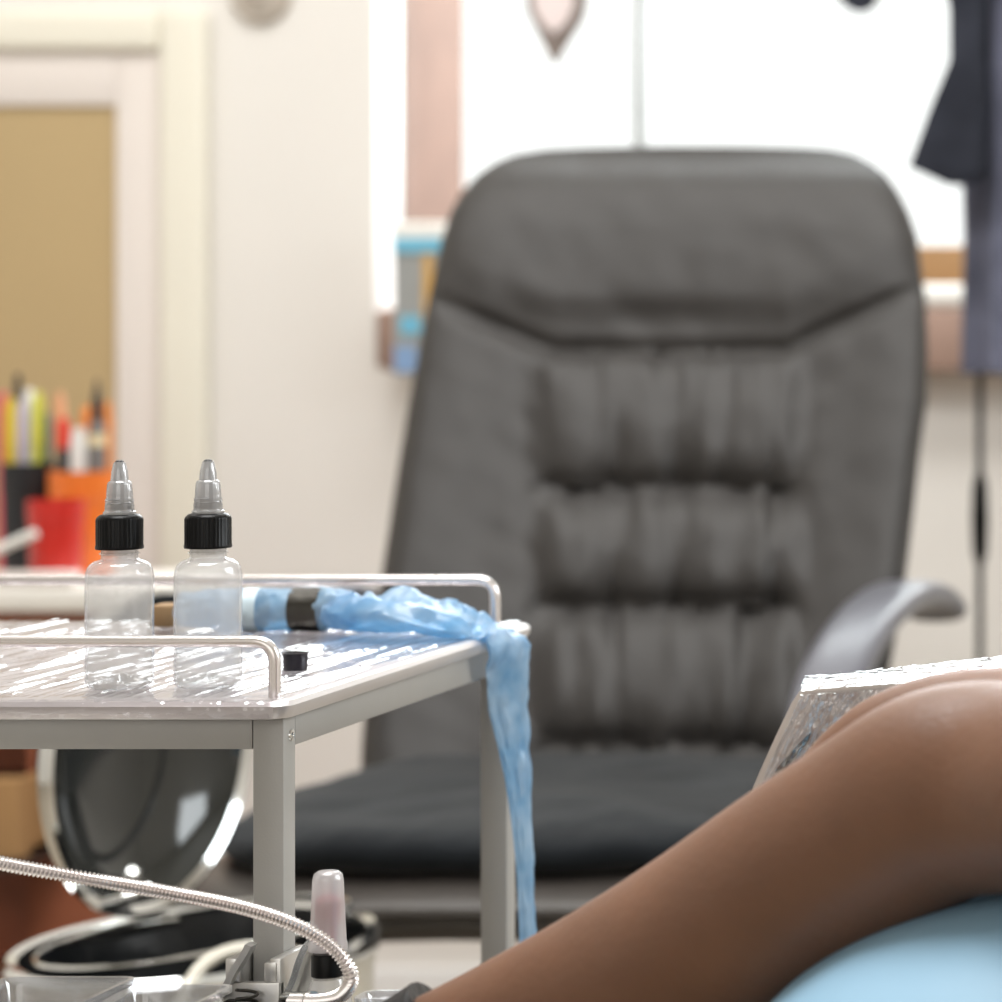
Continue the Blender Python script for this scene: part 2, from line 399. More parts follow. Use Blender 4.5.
for k in range(5):
    a = math.radians(18 + 72 * k); e = Vector((-1.062 + .29 * math.cos(a), 3.42 + .29 * math.sin(a), .075)); c0 = Vector((-1.062, 3.42, .10))
    lg = mk('base_leg', tube([c0, e], lambda t: .024 - .009 * t, 10), M['blackp'], chair)
    cyl = lathe((0, 0, 0), [(.012, -.012), (.026, -.01), (.026, .01), (.012, .012)], 18)
    cv = [e + Vector((-math.sin(a) * z + math.cos(a) * x, math.cos(a) * z + math.sin(a) * x, y - .048)) for x, y, z in cyl[0]]
    mk('caster', (cv, cyl[1]), M['blackp'], lg)
# loose fleece cushion lying on the seat
def puff(p):
    return p + Vector((0, 0, .007 * nz(p.x * 7, p.y * 7, 3) + .004 * nz(p.x * 18, p.y * 18)))
cu = mk('seat_cushion', cushion(-1.062, 3.365, .506, .244, .250, .028, 3.6, 44, 110, puff), M['fleece'], base=(-1.062, 3.36, .47))
tag(cu, 'soft charcoal grey cushion lying on the seat of the office chair', 'cushion')

# ================================================================== TROLLEY TABLE
TX, TY0, TY1, TZ = -.745, 1.936, 2.330, .780
LX = -1.285
table = thing('trolley_table', (-1.01, 2.13, 0), 'grey metal trolley table with low rails round a shiny tray top, holding two clear bottles', 'table')
def tray():
    prof = [(0, -.0095), (.0022, -.0095), (.0004, -.0060), (.0, -.0030), (.0018, -.0006), (.0055, 0), (.0100, -.0012), (.0125, -.0012)]
    rings = []
    for ins, h in [(.004, -.0100)] + prof[1:]:
        x0, x1, y0, y1 = LX + ins, TX - ins, TY0 + ins, TY1 - ins; r = .010 if ins < .006 else .006; ring = []
        for (cx_, cy_, a0) in ((x1 - r, y0 + r, -90), (x1 - r, y1 - r, 0), (x0 + r, y1 - r, 90), (x0 + r, y0 + r, 180)):
            for k in range(7):
                a = math.radians(a0 + 15 * k); ring.append((cx_ + r * math.cos(a), cy_ + r * math.sin(a), TZ + h))
        rings.append(ring)
    return loft(rings)
mk('tabletop', tray(), M['top'], table)
lx = [(-.7684, -.7524), (LX + .007, LX + .023)]; ly = [(1.950, 1.966), (2.300, 2.316)]
for a in lx:
    for b in ly:
        lg = mk('leg', box(a[0], a[1], b[0], b[1], .0, .7695), M['alu'], table, bevel=.0009)
        if a[0] > -.8 and b[0] < 2:
            v, f = lathe((0, 0, 0), [(.0, 0), (.0032, 0), (.0030, .0008), (.0018, .0010), (.0016, .0004), (.0, .0004)], 20)
            mk('screw', ([Vector((-.7524 + z, 1.9595 + x, .7595 + y)) for x, y, z in v], f), M['chrome'], lg)
for b in (.7535, .12):
    mk('frame_rail', box(lx[1][1], lx[0][0] - .0003, 1.9503, 1.9655, b, b + .0160), M['alu'], table, bevel=.0006)
    mk('frame_rail', box(lx[1][1], lx[0][0], 2.3005, 2.3155, b, b + .0160), M['alu'], table, bevel=.0006)
    mk('frame_rail', box(-.7680, -.7526, 1.9663, 2.2998, b, b + .0155), M['alu'], table, bevel=.0006)
    mk('frame_rail', box(lx[1][0], lx[1][1], 1.9663, 2.2998, b, b + .0155), M['alu'], table, bevel=.0006)
mk('lower_shelf', box(LX + .01, -.757, 1.953, 2.313, .136, .142), M['top'], table, bevel=.001)
for yy in (1.9615, 2.306):
    mk('guard_rail', tube(fillet([(-.7615, yy, .776), (-.7615, yy, .8076), (LX + .016, yy, .8076), (LX + .016, yy, .776)], .0115, 10), .0031, 14), M['rail'], table)

# cling film stretched over the top, wrinkled from front to back
def film_sheet():
    nx, ny = 560, 46; x0, x1 = LX + .004, -.752; V = []; Fs = []
    for j in range(ny):
        v = j / (ny - 1)
        for i in range(nx):
            x = x0 + (x1 - x0) * i / (nx - 1); y = TY0 + .004 + v * (TY1 - TY0 - .006)
            h = 0; wv = 2.3 * (v - .5) * .006
            for fr, am, ph in ((95, .0011, 0), (170, .0008, 5), (300, .0002, 9)):
                q = nz((x + wv * math.sin(ph)) * fr, y * 4.5 + ph, ph); h += am * (1 - min(1, abs(q) * 3.2)) ** 2
            z = TZ + .0003 + h * (.3 + .7 * sstep(0, .12, v))
            V.append((x, y, z))
    # front edge folds down over the lip
    base = len(V)
    for j, (oy, oz) in enumerate(((-.0035, -.001), (-.0052, -.0035), (-.0054, -.0065), (-.0050, -.009))):
        for i in range(nx):
            x = x0 + (x1 - x0) * i / (nx - 1)
            V.append((x, TY0 + .004 + oy - .0006 * abs(nz(x * 130, j * .4, 2)), TZ + .0003 + oz - .001 * nz(x * 60, j, 4) * (j == 3)))
    for j in range(ny - 1):
        for i in range(nx - 1): Fs.append((j * nx + i, j * nx + i + 1, (j + 1) * nx + i + 1, (j + 1) * nx + i))
    prev = [i for i in range(nx)]
    for j in range(4):
        cur = [base + j * nx + i for i in range(nx)]
        for i in range(nx - 1): Fs.append((cur[i], cur[i + 1], prev[i + 1], prev[i]))
        prev = cur
    return V, Fs
tag(mk('cling_film', film_sheet(), M['film'], base=(-1.02, 2.13, TZ)), 'crinkled clear cling film stretched over the trolley tabletop under the two bottles', 'cling film')

# ================================================================== BOTTLES
def bottle(cx, cy, label, rot=0):
    z = TZ + .0005; c = (cx, cy, z)
    t = thing('dropper_bottle', c, label, 'bottle', 'empty dropper bottles on the trolley')
    R0 = .0168
    mk('body', lathe(c, [(.010, .0004), (.0145, .0006), (.0162, .0022), (R0, .0048), (R0, .0565), (.0166, .0595), (.0160, .0625), (.0147, .0650), (.0124, .0666), (.0098, .0674),
                          (.0090, .0681), (.0090, .0735)], 56), M['bottle'], t)
    # moulded base ring with five feet
    rings = []
    for r, h in ((.0135, .0012), (.0150, .0030), (.0138, .0046), (.0100, .0040), (.0050, .0058), (.0005, .0062)):
        rings.append([(cx + r * math.cos(a), cy + r * math.sin(a), z + h * (1 + .25 * math.cos(5 * a + rot))) for a in [2 * math.pi * k / 60 for k in range(60)]])
    mk('base', loft(rings), M['bottlebase'], t)
    mk('neck_ring', lathe(c, [(.0092, .0700), (.0100, .0703), (.0100, .0710), (.0092, .0713)], 40), M['bottlebase'], t)
    cap = mk('cap', lathe(c, [(.0100, .0728), (.0117, .0730), (.0119, .0742), (.0117, .0750), (.0117, .0882), (.0110, .0895), (.0096, .0908), (.0080, .0912)], 120, .045, (.0748, .0884), 40), M['blackp'], t)
    nzl = mk('nozzle', lathe(c, [(.0080, .0908), (.0080, .0924), (.0073, .0928), (.0070, .0948), (.0072, .0953), (.0067, .0972), (.0069, .0977), (.0065, .1000), (.0065, .1012), (.0061, .1066), (.0056, .1078), (.0044, .1086), (.0040, .1130), (.0030, .1176), (.0024, .1184)], 60, .05, (.0985, .1066), 20), M['nozzle'], t)
    mk('thread', tube([Vector((cx + .0066 * math.cos(a), cy + .0066 * math.sin(a), z + .0932 + a * .00034)) for a in [k * .3 for k in range(60)]], .0005, 6), M['nozzle'], nzl)
    mk('nozzle_core', lathe(c, [(.0040, .0905), (.0036, .104), (.0022, .112), (.0014, .1184)], 20), M['nozzle'], nzl)
    tip = mk('tip', lathe(c, [(.0022, .1176), (.0021, .1188), (.0012, .1193)], 20), M['nozzle_tip'], nzl); tip['label'] = 'dark plugged nozzle tip'
bottle((119.5 - CX) * 1.985 / F, 1.985, 'left one of the two empty clear dropper bottles, in front of the orange pot')
bottle((208 - CX) * 1.992 / F, 1.992, 'right one of the two empty clear dropper bottles, nearer the rail corner', 1.1)
# small dark cap
c = P(295.5, 672, 2.07); c.z = TZ + .0002
t = thing('ink_cup', c, 'tiny black ink cup standing alone on the tabletop right of the two bottles', 'cup')
mk('wall', lathe(c, [(.0058, 0), (.0062, .0006), (.0066, .0088), (.0072, .0092), (.0072, .0098), (.0058, .0098), (.0052, .003), (.0002, .0028)], 30), M['violet'], t)

# ================================================================== WRAPPED MACHINE, BLUE SLEEVE, PACKETS
mc = Vector((-.885, 2.262, TZ + .0013))
mach = thing('tattoo_machine', mc, 'tattoo machine wrapped in pale blue film with a dark band, lying on the trolley', 'tattoo machine')
def lying(x0, x1, rf, y=2.262, z=TZ + .0140, n=50, seg=36, cr=.0012):
    rings = []
    for i in range(n):
        x = x0 + (x1 - x0) * i / (n - 1); r = rf((i) / (n - 1)); ring = []
        for k in range(seg):
            a = 2 * math.pi * k / seg; rr = r + cr * nz(x * 160, math.cos(a) * 2.4, math.sin(a) * 2.4 + 5)
            zz = z + rr * math.sin(a); ring.append((x, y + rr * math.cos(a), max(zz, TZ + .0008)))
        rings.append(ring)
    return loft(rings)
X_ = lambda px: (px - CX) * 2.262 / F
mk('grip', lying(X_(180), X_(262), lambda t: .0095 + .003 * sstep(0, .6, t), cr=.0022), M['blue'], mach)
mk('body', lying(X_(258), X_(297), lambda t: .0128, cr=.0012), M['blue'], mach)
b_ = mk('band', lying(X_(294), X_(323), lambda t: .0131, cr=.0003), M['darksteel'], mach); b_['label'] = 'dark metal band'
mk('rear_wrap', lying(X_(320), X_(352), lambda t: .0132 - .003 * t, cr=.0022), M['blue'], mach)
mk('white_tape', lying(X_(247), X_(262), lambda t: .0133, cr=.0008), pm('pale_blue_tape', (208, 226, 234), .35), mach)
def sleeve():
    key = [(338, 613, 2.262, .016, .0100), (372, 613, 2.255, .030, .0100), (410, 614, 2.250, .036, .0100), (446, 620, 2.250, .036, .0080), (474, 627, 2.255, .030, .0055), (492, 634, 2.258, .026, .0040),
           (506, 646, 2.258, .024, .0036), (508, 668, 2.260, .023, .0034), (508, 700, 2.262, .0215, .0032), (513, 740, 2.262, .0165, .003), (518, 780, 2.262, .0125, .003), (524, 850, 2.262, .0088, .0028), (527, 910, 2.262, .0082, .0028), (529, 960, 2.262, .0088, .0028), (532, 1040, 2.262, .009, .0028)]
    ctr = spline([P(*k[:3]) for k in key], 12); ws = spline([Vector((k[3], k[4], 0)) for k in key], 12)
    rings = []; K = 40
    for i, (p, wv) in enumerate(zip(ctr, ws)):
        t = (ctr[min(i + 1, len(ctr) - 1)] - ctr[max(i - 1, 0)]).normalized()
        s_ = i / (len(ctr) - 1); fall = sstep(.36, .50, s_)
        side = (Vector((0, 1, 0)) * (1 - fall) + Vector((.25, 1, 0)) * fall); side = (side - t * side.dot(t)).normalized(); up = t.cross(side)
        ring = []
        for k in range(K):
            a = 2 * math.pi * k / K; ca, sa = math.cos(a), math.sin(a)
            cr = nz(i * .09, ca * 2.2 + 3, sa * 1.5) * .5 + nz(i * .22 + 9, ca * 5, sa * 2) * .35
            q = p + side * wv.x * ca * (1 + .18 * cr) + up * (wv.y * sa * (1 + .9 * cr) + .004 * cr * (1 - .5 * fall))
            if fall < .25 and q.x < TX + .003: q.z = max(q.z, TZ + .0007)
            elif fall >= .25: q.x = max(q.x, TX + .0008)
            ring.append(q)
        rings.append(ring)
    return loft(rings)
sl = tag(mk('cable_sleeve', sleeve(), M['blue'], base=(TX, 2.27, TZ)), 'crumpled light blue plastic cable sleeve running over the trolley corner and hanging down', 'cable sleeve')
# small packet behind, between the two bottles
def packet(name, pxl, pxr, y, h, dd, mat, label, cat, rot=0):
    a = (pxl - CX) * y / F; b = (pxr - CX) * y / F
    return tag(mk(name, box(a, b, y, y + dd, TZ + .0026, TZ + .0026 + h), mat, bevel=.0012), label, cat)
packet('carton', 148, 172, 2.27, .013, .02, M['packbrown'], 'small yellowish brown carton at the back of the tray, between the two bottles', 'box')

# ================================================================== GOOSENECK LAMP AND CLAMP
lamp = thing('gooseneck_lamp', (-.7604, 1.93, .63), 'shiny ribbed gooseneck arching in from the left, clamped to the trolley leg', 'lamp')
gk = [(-260, 830, 1.72), (-150, 838, 1.78), (-60, 850, 1.83), (10, 865, 1.86), (90, 879, 1.88), (170, 893, 1.875), (240, 907, 1.868), (295, 925, 1.862), (333, 948, 1.860), (351, 975, 1.862), (343, 994, 1.87), (322, 1001, 1.88), (292, 1001, 1.90)]
gp = spline([P(*g) for g in gk], 90)
# resample evenly
acc = [0]
for a, b in zip(gp, gp[1:]): acc.append(acc[-1] + (b - a).length)
pitch = .0021; N = int(acc[-1] / pitch * 4); gq = []; k = 0
for i in range(N + 1):
    s_ = acc[-1] * i / N
    while k < len(acc) - 2 and acc[k + 1] < s_: k += 1
    gq.append(gp[k].lerp(gp[k + 1], (s_ - acc[k]) / max(1e-9, acc[k + 1] - acc[k])))
rings = []
for i, (p, t, u, s) in enumerate(frames(gq)):
    rr = .0031 + (.00065, .0001, -.00065, .0001)[i % 4]
    rings.append([p + (u * math.cos(2 * math.pi * q / 14) + s * math.sin(2 * math.pi * q / 14)) * rr for q in range(14)])
mk('gooseneck', loft(rings), M['rail'], lamp)
e = P(*gk[0]); mk('lamp_head', tube([e + Vector((.004, 0, 0)), e + Vector((-.03, -.004, .002)), e + Vector((-.05, -.01, -.005)), e + Vector((-.10, -.02, -.03))], lambda t: .008 + .03 * t * t, 28), M['steel'], lamp)
# clamp gripping the front leg
def lever(pts, w, th, d):
    """bent strip of sheet metal following (px, py) points; w = half depth"""
    path = spline([P(a, b, d) for a, b in pts], 8); rings = []
    for i, p in enumerate(path):
        t = (path[min(i + 1, len(path) - 1)] - path[max(i - 1, 0)]).normalized(); n_ = Vector((-t.z, 0, t.x))
        rings.append([p + n_ * th + Vector((0, w, 0)), p + n_ * th - Vector((0, w, 0)), p - n_ * th - Vector((0, w, 0)), p - n_ * th + Vector((0, w, 0))])
    return loft(rings)
clamp = mk('clamp', join(box(-.7745, -.7690, 1.930, 1.968, .600, .650), box(-.7518, -.7463, 1.930, 1.968, .600, .650), box(-.7745, -.7463, 1.928, 1.9345, .600, .638),
                        box(-.7725, -.7662, 1.9290, 1.934, .638, .648), box(-.7545, -.7482, 1.9290, 1.934, .638, .648)), M['steel'], lamp, bevel=.0008)
sp = [Vector((-.7604 + .0052 * math.cos(a), 1.9225 + .0036 * math.sin(a), .6060 + a * .00072)) for a in [i * .35 for i in range(120)]]
mk('spring', tube(sp, .0009, 6), M['darksteel'], lamp)
mk('spring_block', box(-.7725, -.7680, 1.916, 1.930, .600, .630), M['blackp'], lamp, bevel=.001)
mk('clamp_lever', lever([(203, 1010), (217, 1001), (228, 985), (237, 968), (247, 952), (251, 944)], .004, .0016, 1.927), M['steel'], lamp)
mk('clamp_lever', lever([(280, 1012), (289, 994), (296, 978), (301, 962), (308, 946), (315, 938)], .004, .0016, 1.927), M['chrome'], lamp)
mk('clamp_plate', prism([((a - CX) * 1.935 / F, ZC - (b - CY) * 1.935 / F) for a, b in ((285, 1004), (292, 990), (304, 958), (314, 944), (317, 950), (317, 1004))], 1.9345, 1.944), M['steel'], lamp, smooth=False)
mk('arm_socket', tube([P(288, 1001, 1.916), P(312, 1001, 1.889)], .0048, 16), M['chrome'], lamp)

# ================================================================== SIDE STAND WITH SMALL THINGS IN FRONT OF THE TROLLEY
st = thing('side_stand', (-.93, 1.78, 0), 'low white side stand in front of the trolley, carrying the clear tubs', 'stand')
mk('top', box(-1.20, -.665, 1.66, 1.93, .545, .56), M['desk'], st, bevel=.002)
for a in (-1.19, -.665):
    for b in (1.67, 1.908): mk('leg', box(a - .008, a + .008, b - .008, b + .008, 0, .5448), M['alu'], st)
def tub(pl, pr, ytop, d, dep, label, z0=.5603):
    a, b = (pl - CX) * d / F, (pr - CX) * d / F; zt = ZC - (ytop - CY) * d / F; e_ = .004
    o = []
    def rr(x0, x1, y0, y1, z, r=.006):
        ring = []
        for (cx_, cy_, a0) in ((x1 - r, y0 + r, -90), (x1 - r, y1 - r, 0), (x0 + r, y1 - r, 90), (x0 + r, y0 + r, 180)):
            for k in range(6):
                q = math.radians(a0 + 18 * k); ring.append((cx_ + r * math.cos(q), cy_ + r * math.sin(q), z))
        return ring
    rings = [rr(a + e_, b - e_, d + e_, d + dep - e_, z0), rr(a + .001, b - .001, d + .001, d + dep - .001, zt - .004), rr(a - .002, b + .002, d - .002, d + dep + .002, zt - .003), rr(a - .002, b + .002, d - .002, d + dep + .002, zt),
             rr(a, b, d, d + dep, zt), rr(a + .0022, b - .0022, d + .0022, d + dep - .0022, zt - .004), rr(a + e_ + .002, b - e_ - .002, d + e_ + .002, d + dep - e_ - .002, z0 + .0015)]
    return tag(mk('plastic_tub', loft(rings), M['tub'], base=((a + b) / 2, d + dep / 2, z0)), label, 'tub')
tub(-60, 70, 1006, 1.80, .070, 'clear plastic tub at the lower left corner, cut by the frame')
tub(80, 180, 1010, 1.81, .060, 'clear plastic tub left of the lamp clamp, second from the left corner')
tub(356, 470, 998, 1.86, .018, 'greyish clear plastic tub right of the gooseneck loop, beside the gloved wrist')
# spray bottle with red print
SPD = 1.914; sc_ = Vector(((328 - CX) * SPD / F, SPD, .5603))
sb = thing('spray_bottle', sc_, 'small bottle with tall frosted white cap and red marks, just right of the trolley leg', 'bottle')
HS = lambda y: ZC - (y - CY) * SPD / F - sc_.z
mk('cap', lathe(sc_, [(.0095, HS(950)), (.0094, HS(944)), (.0088, HS(940)), (.0080, HS(905)), (.0075, HS(880)), (.0068, HS(874)), (.0050, HS(871)), (.0002, HS(870.5))], 32), clear('frosted_cap', (235, 228, 232), .12, .6, .25, .4), sb)
mk('pump', lathe(sc_, [(.004, HS(948)), (.0045, HS(925)), (.0062, HS(922)), (.0062, HS(900)), (.003, HS(895))], 20), pm('pinkish_pump', (206, 110, 122), .5, var=.3, scale=90), sb)
mk('collar', lathe(sc_, [(.0078, HS(976)), (.0084, HS(975)), (.0084, HS(955)), (.0078, HS(953))], 32, .05, (0, 1), 30), M['blackp'], sb)
mk('body', lathe(sc_, [(.010, 0), (.0120, .001), (.0125, .004), (.0125, HS(1030)), (.0118, HS(1005)), (.0090, HS(985)), (.0078, HS(978))], 36), M['bottle'], sb)
mk('label_band', lathe(sc_, [(.01255, .016), (.01265, .016), (.01265, HS(1032)), (.01255, HS(1032))], 36, cap=False), pm('red_print', (176, 52, 60), .5, var=.3, scale=160), sb)

# ================================================================== PEDAL BIN
BD = 2.86; bc = Vector(((196 - CX) * BD / F, BD, 0)); BR = .125; BZ = .482; OV = 1.3
def oval(c, prof, seg, cap=True):
    v, f = lathe(c, prof, seg, cap=cap); return [(x, c[1] + (y - c[1]) * OV, z) for x, y, z in v], f
pb = thing('pedal_bin', bc, 'cream and chrome pedal bin with polished lid standing open, behind the trolley leg', 'bin')
mk('body', oval(bc, [(BR * .93, .0), (BR * .95, .01), (BR * .97, BZ - .03), (BR * .985, BZ - .012), (BR * .955, BZ - .012), (BR * .93, .03), (.001, .02)], 72), M['cream'], pb)
mk('rim', oval(bc, [(BR * .975, BZ - .014), (BR * 1.01, BZ - .010), (BR * 1.015, BZ - .002), (BR * .985, BZ + .004), (BR * .93, BZ + .002), (BR * .915, BZ - .008), (BR * .93, BZ - .016), (BR * .975, BZ - .014)], 96, cap=False), M['chrome'], pb)
def bagm():
    rings = []
    for r, h in ((BR * .925, BZ + .0015), (BR * .90, BZ - .02), (BR * .86, BZ - .10), (BR * .8, BZ - .30), (.01, BZ - .32)):
        rings.append([(bc.x + r * math.cos(a) * (1 + .03 * nz(math.cos(a) * 3, math.sin(a) * 3, h * 12)), bc.y + OV * r * math.sin(a) * (1 + .03 * nz(math.cos(a) * 3, math.sin(a) * 3, h * 12)), h) for a in [2 * math.pi * k / 90 for k in range(90)]])
    return loft(rings, cap=False)
bgo = mk('bin_bag', bagm(), M['bag'], pb)
# open lid: dished disc standing up at the back-left, turned towards the right
def lid():
    ctr = P(150, 752, 2.93); nrm = Vector((.975, -.22, -.02)).normalized(); upv = (Vector((.30, 0, 1)) - nrm * Vector((.30, 0, 1)).dot(nrm)).normalized(); rt = upv.cross(nrm)
    rings = []
    for r, h in ((.002, -.030), (.05, -.028), (.09, -.021), (.108, -.008), (.116, .002), (.122, .006), (.126, .004), (.126, -.004), (.115, -.012), (.095, -.030), (.05, -.036), (.002, -.038)):
        rings.append([ctr + rt * r * math.cos(a) + upv * r * math.sin(a) + nrm * h for a in [2 * math.pi * k / 72 for k in range(72)]])
    return rings, ctr, nrm, upv, rt
lr, lc, ln, lu, lrt = lid()
ld = mk('lid', loft(lr[:5] + lr[8:]), M['mirror'], pb)
mk('lid_rim', loft(lr[4:9] + [lr[4]], cap=False), M['chrome'], ld)
hk = P(143, 860, 2.90)
v, f = lathe((0, 0, 0), [(.001, 0), (.008, 0), (.009, .004), (.006, .009), (.001, .010)], 20)
Lk = lc - lu * .096 + lrt * .0 - ln * .012
mk('lid_button', ([Lk + lrt * x + lu * y + ln * z for x, y, z in v], f), M['chrome'], ld)
mk('hinge', tube([P(88, 893, 2.86), P(104, 905, 2.84), P(150, 890, 2.86)], .006, 10), M['chrome'], pb)
hp = spline([P(178, 1010, 2.70), P(188, 985, 2.71), P(206, 963, 2.73), P(230, 951, 2.75), P(262, 948, 2.77), P(300, 955, 2.80)], 8)
mk('carry_handle', tube(hp, .0052, 10), M['cream'], pb)
mk('wire_ring', tube([Vector((bc.x + .105 * math.cos(a), bc.y + .105 * OV * math.sin(a) , BZ + .010 + .010 * math.cos(a))) for a in [2 * math.pi * k / 80 for k in range(81)]], .0024, 8), M['chrome'], pb)
mk('pedal', box(bc.x - .03, bc.x + .03, bc.y - .24, bc.y - .18, .012, .02), M['blackp'], pb, bevel=.003)

# ================================================================== CABINET WITH POTS OF PENS
CZ = .643; CXR = px4(135, 4.0)
cb = thing('cabinet', (-2.0, 4.1, 0), 'red brown wooden cabinet with thick white top, carrying the pen pots', 'cabinet')
mk('top', box(-2.55, px4(150, 4.0), 4.0, 4.215, CZ - .026, CZ), M['desk'], cb, bevel=.004)
mk('body', join(box(px4(28, 4.02), CXR, 4.02, 4.04, 0, CZ - .0265), box(CXR - .02, CXR, 4.04, 4.20, 0, CZ - .0265), box(-2.53, CXR - .02, 4.19, 4.20, 0, CZ - .0265),
                box(-2.53, -2.51, 4.02, 4.19, 0, CZ - .0265), box(-2.51, CXR - .02, 4.04, 4.19, .56, CZ - .0265), box(-2.51, CXR - .02, 4.04, 4.19, .2, .22)), M['redwood'], cb, smooth=False)
mk('inner_shelf', box(-2.51, CXR - .021, 4.05, 4.189, .41, .425), M['darkwood'], cb, smooth=False)
tag(mk('wooden_box', join(box(-2.20, px4(31, 3.93), 3.90, 3.93, pz4(856, 3.92), pz4(778, 3.92)), box(-2.20, px4(31, 3.93), 3.93, 4.018, pz4(856, 3.92), pz4(848, 3.92)), box(-2.20, -2.18, 3.93, 4.018, pz4(856, 3.92), pz4(778, 3.92)), box(px4(31, 3.93) - .01, px4(31, 3.93), 3.93, 4.018, pz4(856, 3.92), pz4(778, 3.92))), M['tanwood'], smooth=False),
    'tan wooden box at the left edge, in front of the red brown cabinet', 'box')
tag(mk('wooden_stool', join(box(-2.22, px4(34, 3.93), 3.88, 4.0, pz4(866, 3.92), pz4(857, 3.92)), *[box(x - .012, x + .012, y - .012, y + .012, 0, pz4(867, 3.92)) for x in (-2.20, -1.86) for y in (3.90, 3.98)]), M['darkwood'], smooth=False),
    'dark brown wooden stool under the tan box at the left edge', 'stool')
def pot(px, d, rpx, ytop, mat, label, ridge=None):
    r = rpx * d / F; c = Vector(((px - CX) * d / F, d, CZ + .0004)); h = ZC - (ytop - CY) * d / F - c.z
    prof = [(r * .9, 0), (r * .94, .002), (r * .97, h * .6), (r * 1.0, h * .74), (r * 1.03, h * .75), (r * 1.03, h), (r * .97, h), (r * .95, h * .7), (r * .88, .004), (.0005, .004)]
    o = mk('pen_pot', lathe(c, prof, 40), mat, base=c); tag(o, label, 'pot'); return c, h, r
pots = {}
pots['k'] = pot(28, 4.155, 24, 462, M['blackm'], 'black pen pot full of markers at the left edge, on the cabinet')
pots['o'] = pot(83, 4.140, 31, 470, M['orange'], 'orange plastic pot holding pens, behind the red one')
pots['r'] = pot(56, 4.062, 26, 500, M['red'], 'short red plastic pot in front of the orange one')
def pen(px, ytop, ybot, wpx, d, body, cap, capf, label, cat='pen', lean=0, pot_=None):
    """a pen standing in its pot; lean in px at the top"""
    r = wpx / 2 * d / F; base = P(px - lean, 0, d); base.z = CZ + .006; top = P(px, ytop, d)
    t = thing('marker_pen', base, label, cat, 'pens and markers standing in the pots')
    a = base; b = top; m = a.lerp(b, 1 - capf)
    mk('barrel', tube([a, m], r, 12), body, t)
    mk('pen_cap', tube([m - (b - a).normalized() * .0002, m.lerp(b, .75), b], lambda s: r * (1.12 - .45 * max(0, s - .55) / .45), 12), cap, t)
cm = {k: pm('ink_' + k, v, .45, var=.05) for k, v in dict(pink=(206, 84, 96), yellow=(214, 190, 52), black=(34, 34, 36), lav=(192, 182, 200), lime=(206, 206, 70), teal=(56, 92, 100), red=(214, 66, 48), white=(226, 224, 220), grey=(112, 108, 106), orange=(232, 138, 60), cream=(224, 208, 170), dark=(64, 66, 70), peach=(222, 160, 120)).items()}
pens = [(3, 392, 11, 4.150, 'pink', 'pink', .3, 'pink marker at the far left of the black pot', 0),
        (11, 398, 11, 4.142, 'yellow', 'yellow', .3, 'yellow marker beside the pink one in the black pot', 0),
        (18, 374, 8, 4.166, 'black', 'black', .5, 'tall pen with black tip rising above the others in the black pot', 1),
        (22, 400, 9, 4.143, 'lav', 'lav', .3, 'pale lavender marker in the middle of the black pot', 1),
        (29, 389, 11, 4.155, 'white', 'white', .3, 'white marker between lavender and lime ones in the black pot', 1),
        (38, 392, 10, 4.149, 'lime', 'lime', .3, 'lime yellow marker at the right of the black pot', 2),
        (45, 412, 11, 4.165, 'teal', 'teal', .3, 'dark teal marker at the right rim of the black pot', 4)]
for px, yt, wp, d, b, cpp, cf, lab, ln_ in pens: pen(px, yt, 560, wp, d, cm[b], cm[cpp], cf, lab, lean=ln_)
pens2 = [(63, 418, 13, 4.138, 'dark', 'red', .20, 'dark pen with red cap at the left of the orange pot', -2),
         (60, 392, 9, 4.158, 'peach', 'peach', .3, 'peach coloured pen at the back left of the orange pot', -3),
         (79, 428, 15, 4.128, 'white', 'white', .4, 'thick white marker in front in the orange pot', 0),
         (88, 406, 12, 4.158, 'grey', 'orange', .22, 'grey pen with orange cap in the middle of the orange pot', 0),
         (107, 402, 10, 4.150, 'lime', 'orange', .42, 'lime pen with pale orange cap at the right of the orange pot', 2)]
for px, yt, wp, d, b, cpp, cf, lab, ln_ in pens2: pen(px, yt, 560, wp, d, cm[b], cm[cpp], cf, lab, lean=ln_)
bb = P(97, 0, 4.135); bb.z = CZ + .006
t = thing('ink_bottle', bb, 'slim grey bottle with black pointed nozzle in the orange pot', 'bottle')
H_ = lambda y: ZC - (y - CY) * 4.135 / F - bb.z
mk('body', lathe(bb, [(.009, 0), (.0095, .002), (.0095, H_(430)), (.006, H_(420))], 24), cm['grey'], t)
mk('label_band', lathe(bb, [(.0096, H_(446)), (.0098, H_(446)), (.0098, H_(434)), (.0096, H_(434))], 24), cm['cream'], t)
mk('nozzle', lathe(bb, [(.0062, H_(422)), (.0058, H_(404)), (.003, H_(390)), (.0016, H_(380))], 20), cm['black'], t)
tag(mk('paper_stack', box(-2.05, px4(74, 4.01), 4.004, 4.032, CZ + .0003, CZ + .016), M['inner'], bevel=.004, base=(-1.9, 4.018, CZ)), 'thin cream stack of card lying in front of the red pot on the cabinet', 'card')
tag(mk('marker_pen', tube([P(-40, 566, 4.018), P(36, 533, 4.018)], .0052, 12), M['paper'], base=P(-40, 566, 4.018)), 'white pen leaning slantwise against the red pot in front of the black one', 'pen', 'pens and markers standing in the pots')

